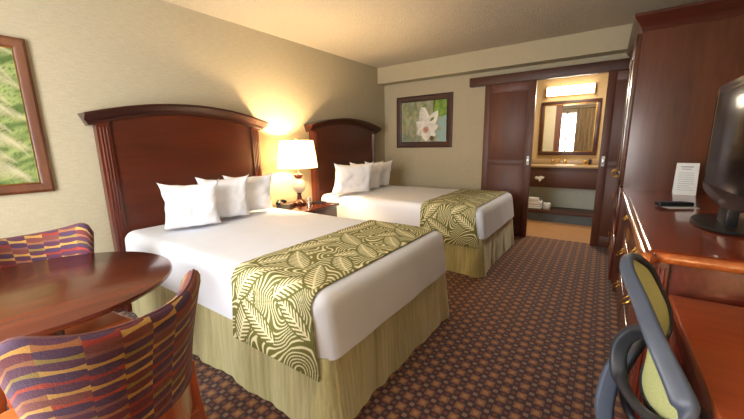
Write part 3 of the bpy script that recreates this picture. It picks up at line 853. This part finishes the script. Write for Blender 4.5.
DX = 3.325
dr = thing('dresser', 'long reddish wood dresser under the television, against the armoire', 'dresser', (DX, 1.52, 0))
dl, dd_ = 3.42-1.52-.004, XR-DX-.015
b = BM(); box(b, .02, dd_, .03, dl, .08, .868, .003); box(b, .05, dd_, .05, dl-.02, 0, .08); obj('cabinet', b, m_dfront, dr)
b = BM(); pr_ = [(-.012, .872), (-.016, .882), (-.016, .898), (-.010, .906), (.004, .91), (dd_, .91), (dd_, .868), (-.008, .868)]
prism(b, [(x, z) for x, z in pr_], 'y', .02, dl)
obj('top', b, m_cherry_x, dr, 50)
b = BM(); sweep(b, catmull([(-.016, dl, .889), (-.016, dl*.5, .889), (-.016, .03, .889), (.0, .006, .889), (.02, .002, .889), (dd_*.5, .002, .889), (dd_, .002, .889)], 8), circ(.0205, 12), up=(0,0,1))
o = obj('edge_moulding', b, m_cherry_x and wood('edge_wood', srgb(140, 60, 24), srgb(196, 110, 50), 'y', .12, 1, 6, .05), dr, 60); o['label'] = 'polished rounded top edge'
b = BM(); box(b, .0, .055, .012, .06, .0, .868, .003)
for k in range(3): sweep(b, [(.013+k*.014, .012, .12), (.013+k*.014, .012, .85)], circ(.005, 8), up=(0,1,0))
obj('corner_post', b, m_dfront, dr)
for c_ in range(2):
    for r_ in range(3):
        y0 = .075+c_*.905; y1 = y0+.895; z0 = .10+r_*.255; z1 = z0+.245
        q = obj('drawer', bbox(.0, .02, y0, y1, z0, z1, .004), m_dfront, dr)
        for fy in (.5,):
            h = BM(); yc = y0+(y1-y0)*fy; zc = (z0+z1)/2+.02
            pts = [(-.004, yc-.035, zc+.01), (-.022, yc-.033, zc-.008), (-.032, yc-.015, zc-.022), (-.034, yc, zc-.026), (-.032, yc+.015, zc-.022), (-.022, yc+.033, zc-.008), (-.004, yc+.035, zc+.01)]
            sweep(h, catmull(pts, 4), circ(.0042, 6), up=(1,0,.3)); 
            for s_ in (-1, 1): box(h, -.007, .0, yc+s_*.035-.008, yc+s_*.035+.008, zc, zc+.02, .002)
            obj('pull', h, m_brass, q)

KX, KY0 = 3.385, -.45
dk = thing('writing_desk', 'reddish wood writing desk beside the dresser, mesh chair tucked in', 'desk', (KX, KY0, 0))
kl = 1.525-KY0-.012; kd = XR-KX-.01
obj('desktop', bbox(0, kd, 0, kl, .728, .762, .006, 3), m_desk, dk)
obj('apron', bbox(.012, .03, .04, kl-.01, .665, .728, .003), m_dfront, dk)
obj('side_panel', bbox(.02, kd, 0.01, .04, 0, .728, .003), m_dfront, dk)
obj('back_panel', bbox(kd-.02, kd, .04, kl, .25, .728, .003), m_dfront, dk)
b = BM(); box(b, .015, .06, kl-.05, kl-.005, 0, .665, .004); obj('leg', b, m_dfront, dk)

# added lamp on the desk, out of view, brightens ceiling and right side
dlp = thing('fill_desk_lamp', 'lit fill lamp added on the near end of the writing desk, out of view', 'lamp', (3.74, -.28, .763))
b = BM(); lathe(b, [(.08, 0), (.085, .012), (.03, .03), (.018, .06), (.018, .36), (.001, .365)], 24); obj('base', b, m_brass, dlp)
b = BM(); RR_ = [[b.verts.new((r_*math.cos(2*PI*i/32), r_*math.sin(2*PI*i/32), z_)) for i in range(32)] for r_, z_ in ((.17, .33), (.14, .56), (.137, .56), (.167, .33))]
for k in range(4):
    A, B = RR_[k], RR_[(k+1) % 4]
    for i in range(32): b.faces.new((A[i], A[(i+1) % 32], B[(i+1) % 32], B[i]))
obj('lamp_shade', b, m_shade, dlp, 60)
# things on the dresser and the desk
DZ = .9115
cd = thing('tent_card', 'white printed card standing on the dresser against the armoire side', 'card', (3.64, 3.19, DZ), -.06)
b = BM(); th = .0025
prism(b, [(-.0, .0), (.0+th, .0), (.05+th, .225), (.05, .225)], 'x', -.06, .06); obj('front_leaf', b, m_paper, cd)
b = BM(); prism(b, [(.05, .2235), (.05+th, .2235), (.10+th, 0), (.10, 0)], 'x', -.06, .06); obj('rear_leaf', b, m_paper, cd)
b = BM()
rt = random.Random(5)
def on_card(x0, x1, z, h): # text line on sloping front
    y = .05*(z/.225)-.0012
    box(b, x0, x1, y-.0006, y, z, z+h)
on_card(-.035, .03, .195, .007); on_card(-.03, .022, .18, .005)
for k in range(9): on_card(-.045, .02+.025*rt.random(), .155-k*.015, .0022)
obj('printed_lines', b, plain('print_grey', srgb(140, 146, 150), .6), cd)
b = BM(); box(b, -.08, .08, -.055, .055, 0, .002, mat=Matrix.Translation((3.53, 2.62, DZ)) @ Matrix.Rotation(.5, 4, 'Z'))
tag(obj('paper_sheet', b, m_paper), 'white paper under the remote control on the dresser', 'paper')
rc = thing('remote_control', 'black remote control lying on paper on the dresser', 'remote control', (3.515, 2.62, DZ+.003), -1.15)
b = BM(); box(b, -.027, .027, -.09, .09, 0, .026, .008, 3); obj('body', b, m_black, rc)
b = BM()
for i in range(6):
    for j in range(3): box(b, -.016+j*.013, -.008+j*.013, -.07+i*.02, -.058+i*.02, .025, .0285, .001)
obj('buttons', b, m_chairframe, rc)
# television
tv = thing('television', 'black flat television standing on the dresser', 'television', (3.615, 2.085, DZ), 0)
TW, TH, TZ = .79, .52, .135
def tvoutline(w, h, n=9, r=.05):
    pts = []
    # bottom edge bowed downwards, rounded corners
    for i in range(25):
        u = -1+2*i/24; pts.append((u*(w/2-r*.6), -.045*(1-u*u)))
    for i in range(1, n):
        a = -PI/2+PI/2*i/n; pts.append((w/2-r+r*math.cos(a), r+r*math.sin(a)))
    for i in range(n):
        a = PI/2*i/n; pts.append((w/2-r+r*math.cos(a), h-r+r*math.sin(a)))
    for i in range(n):
        a = PI/2+PI/2*i/n; pts.append((-w/2+r+r*math.cos(a), h-r+r*math.sin(a)))
    for i in range(n-1):
        a = PI+PI/2*i/n; pts.append((-w/2+r+r*math.cos(a), r+r*math.sin(a)))
    return pts
out = [(y, z+TZ) for y, z in tvoutline(TW, TH)]
b = BM(); c0 = (0, TZ+TH/2)
def ringof(k, x): return [b.verts.new((x, c0[0]+(y-c0[0])*k[0], c0[1]+(z-c0[1])*k[1])) for y, z in out]
RR = [ringof((.94, .90), .045), ringof((.98, .97), .03), ringof((1, 1), .01), ringof((1, 1), -.012), ringof((.985, .98), -.022), ringof((.94, .90), -.018)]
for A, B in zip(RR, RR[1:]):
    n_ = len(A)
    for i in range(n_): b.faces.new((A[i], A[(i+1) % n_], B[(i+1) % n_], B[i]))
b.faces.new(RR[0][::-1]); b.faces.new(RR[-1])
obj('housing', b, m_blackgloss, tv, 40)
obj('screen', bbox(-.0215, -.016, -TW/2+.045, TW/2-.045, TZ+.035, TZ+TH-.04, .001), m_screen, tv)
b = BM(); lathe(b, [(.001, 0), (.15, 0), (.155, .006), (.15, .014), (.05, .022), (.001, .024)], 40)
bmesh.ops.scale(b, vec=(.75, 1.5, 1), verts=b.verts); bmesh.ops.translate(b, vec=(.02, .06, 0), verts=b.verts)
box(b, -.01, .03, -.07, .07, .015, TZ+.02, .006); obj('stand', b, m_black, tv)
# leather folder on desk
fo = thing('leather_folder', 'black leather folder lying on the writing desk', 'folder', (3.655, 1.27, .763), .12)
b = BM(); box(b, -.09, .15, -.16, .16, 0, .028, .009, 3); obj('cover', b, m_black, fo)
b = BM(); box(b, -.086, .155, -.155, .155, .009, .02, .001); obj('pages', b, m_paper, fo)

# ------------------------------------------------------------------ task chair
tc_ = thing('task_chair', 'black framed desk chair with green mesh back, tucked under the writing desk', 'office chair', (3.50, 1.08, 0))
def L_(p): return (p[0]-3.50, p[1]-1.08, p[2])
near = [(3.255, 1.17, .975), (3.232, 1.14, .982), (3.230, 1.09, .960), (3.257, 1.01, .912), (3.287, .935, .853), (3.322, .885, .79), (3.343, .86, .745), (3.352, .855, .69), (3.350, .87, .66)]
far = [(3.255, 1.17, .975), (3.288, 1.19, .945), (3.318, 1.205, .885), (3.345, 1.21, .820), (3.350, 1.20, .760), (3.322, 1.16, .715), (3.297, 1.11, .655), (3.300, 1.03, .635), (3.325, .95, .645), (3.350, .87, .66)]
nearc = catmull([L_(p) for p in near], 8); farc = catmull([L_(p) for p in far], 8)
def samp(path, t_):
    L = [0]
    for p, q in zip(path, path[1:]): L.append(L[-1]+(q-p).length)
    s_ = t_*L[-1]
    for i in range(len(L)-1):
        if s_ <= L[i+1]+1e-9: return path[i].lerp(path[i+1], (s_-L[i])/(L[i+1]-L[i]))
    return path[-1].copy()
b = BM(); sweep(b, nearc, rrect(.052, .03, .4), up=(-.45, .25, .85), scale=lambda q: .52+.10*min(1, q*3)+.65*q**2)
bf = obj('back_frame', b, m_chairframe, tc_, 60); bf['label'] = 'slate plastic frame of the tall back'
b = BM(); sweep(b, farc, rrect(.02, .014, .4), up=(1, 0, .2)); obj('rim', b, m_chairdark, bf, 60)
b = BM(); NM = 60; KM = 8; G = []
for i in range(NM+1):
    t_ = i/NM; p, q = samp(nearc, t_), samp(farc, t_)
    G.append([b.verts.new(p.lerp(q, k/KM)+Vector((-.006, 0, 0))*math.sin(PI*k/KM)) for k in range(KM+1)])
for A, B in zip(G, G[1:]):
    for k in range(KM):
        try: b.faces.new((A[k], B[k], B[k+1], A[k+1]))
        except ValueError: pass
bmesh.ops.remove_doubles(b, verts=b.verts, dist=.0005)
o = obj('mesh_panel', b, m_mesh, tc_, 80); o['label'] = 'pale green woven mesh'
so = o.modifiers.new('thick', 'SOLIDIFY'); so.thickness = .004; so.offset = 0
b = BM(); sweep(b, catmull([L_(p) for p in [(3.300, 1.08, .80), (3.270, 1.12, .775), (3.244, 1.13, .73), (3.238, 1.12, .68), (3.248, 1.08, .638), (3.278, 1.0, .630), (3.315, .93, .648), (3.355, .88, .69)]], 7), rrect(.042, .026, .4), up=(0, 1, .3))
o = obj('yoke', b, m_chairdark, tc_, 60); o['label'] = 'dark curved loop joining back and arm'
b = BM(); sweep(b, catmull([L_(p) for p in [(3.315, 1.22, .76), (3.285, 1.22, .66), (3.262, 1.2, .56), (3.29, 1.18, .47), (3.36, 1.12, .42)]], 7), rrect(.055, .02, .4), up=(1, 0, .3))
obj('spine', b, m_chairframe, tc_, 60)
b = BM(); sweep(b, catmull([L_(p) for p in [(3.240, 1.12, .68), (3.226, 1.12, .61), (3.222, 1.10, .50), (3.26, 1.08, .43), (3.36, 1.08, .40)]], 7), rrect(.045, .026, .4), up=(0, 1, .1), scale=lambda q: .7+.4*math.sin(PI*min(1, q*1.3)))
obj('arm_support', b, m_chairframe, tc_, 60)
# seat, spine, arms, base
b = BM(); t_ = bmesh.new(); bmesh.ops.create_cube(t_, size=1)
for q in t_.verts: q.co = (q.co.x*.46+.08, q.co.y*.46, .46+q.co.z*.08)
bmesh.ops.bevel(t_, geom=t_.edges[:], offset=.035, segments=4, profile=.5, affect='EDGES'); merge(b, t_); obj('seat', b, m_chairdark, tc_, 50)
b = BM(); sweep(b, [(.05, 0, .12), (.05, 0, .42)], circ(.025, 14), up=(1,0,0)); obj('gas_column', b, m_chrome, tc_)
b = BM()
for k in range(5):
    a = 2*PI*k/5+.3; sweep(b, [(.05, 0, .125), (.05+.14*math.cos(a), .14*math.sin(a), .11), (.05+.27*math.cos(a), .27*math.sin(a), .075)], rrect(.045, .035, .3), scale=lambda q: 1.1-.45*q)
bs = obj('star_base', b, m_chairdark, tc_)
for k in range(5):
    a = 2*PI*k/5+.3; b = BM(); cx, cy = .05+.27*math.cos(a), .27*math.sin(a)
    sweep(b, [(cx-.02*math.sin(a), cy+.02*math.cos(a), .028), (cx+.02*math.sin(a), cy-.02*math.cos(a), .028)], circ(.027, 16)); box(b, cx-.008, cx+.008, cy-.008, cy+.008, .03, .07)
    obj('caster', b, m_black, bs)

# ------------------------------------------------------------------ lights
def light(name, typ, loc, energy, col, size=None, rot=(0,0,0), sy=None):
    l = bpy.data.lights.new(name, typ); l.energy = energy; l.color = col
    if typ == 'AREA':
        l.size = size
        if sy: l.shape = 'RECTANGLE'; l.size_y = sy
    elif size: l.shadow_soft_size = size
    o = bpy.data.objects.new(name, l); COL.objects.link(o); o.location = loc; o.rotation_euler = rot
    return o
light('window_daylight', 'AREA', ((WX0+WX1)/2, YB-.25, (WZ0+WZ1)/2), 215, (1, .985, .96), 2.3, (PI/2, 0, 0), 2.1)
light('bedside_bulb', 'POINT', (LX, LY, NZ+.60), 78, (1, .72, .40), .04)
light('desk_fill_bulb', 'POINT', (3.74, -.28, .763+.46), 46, (1, .93, .84), .07)  # fill inside the added desk lamp, lifts ceiling and bed foot
dn = bbox(2.6, 2.8, 5.5, 5.7, H-.062, H-.052, .003)  # unseen fixture, added to brighten the alcove
tag(obj('alcove_fill_fixture', dn, m_glow), 'small square fill light added over the vanity alcove, out of view', 'ceiling light')
light('alcove_fill_light', 'AREA', (2.7, 5.6, H-.07), 18, (1, .92, .78), .16)  # added fill for the shelf and towels under the counter
light('vanity_lamp', 'AREA', (2.585, AY-.13, 2.05), 22, (1, .86, .64), .6, (math.radians(-50), 0, 0), .1)
w = bpy.data.worlds.new('world'); scn.world = w; w.use_nodes = True
bg = w.node_tree.nodes['Background']; bg.inputs[0].default_value = (.85, .92, 1, 1); bg.inputs[1].default_value = 3

# ------------------------------------------------------------------ camera
f, pitch, yaw, roll = 331.26, -.1932, -.6107, -.0185
cy, sy = math.cos(yaw), math.sin(yaw); cp, sp_ = math.cos(pitch), math.sin(pitch)
fw = Vector((sy*cp, cy*cp, sp_)); r0 = Vector((cy, -sy, 0)); u0 = r0.cross(fw)
c_, s_ = math.cos(roll), math.sin(roll); rr = c_*r0+s_*u0; uu = -s_*r0+c_*u0
cam = bpy.data.cameras.new('camera'); co = bpy.data.objects.new('camera', cam); COL.objects.link(co)
M = Matrix((rr, uu, -fw)).transposed().to_4x4(); M.translation = Vector((3.1511, 0, 1.3061)); co.matrix_world = M
cam.sensor_fit = 'HORIZONTAL'; cam.sensor_width = 36; cam.lens = f/744*36; cam.clip_start = .02
scn.camera = co
vs = scn.view_settings; vs.view_transform = 'Standard'; vs.look = 'None'; vs.exposure = .42; vs.gamma = 1; vs.use_curve_mapping = False
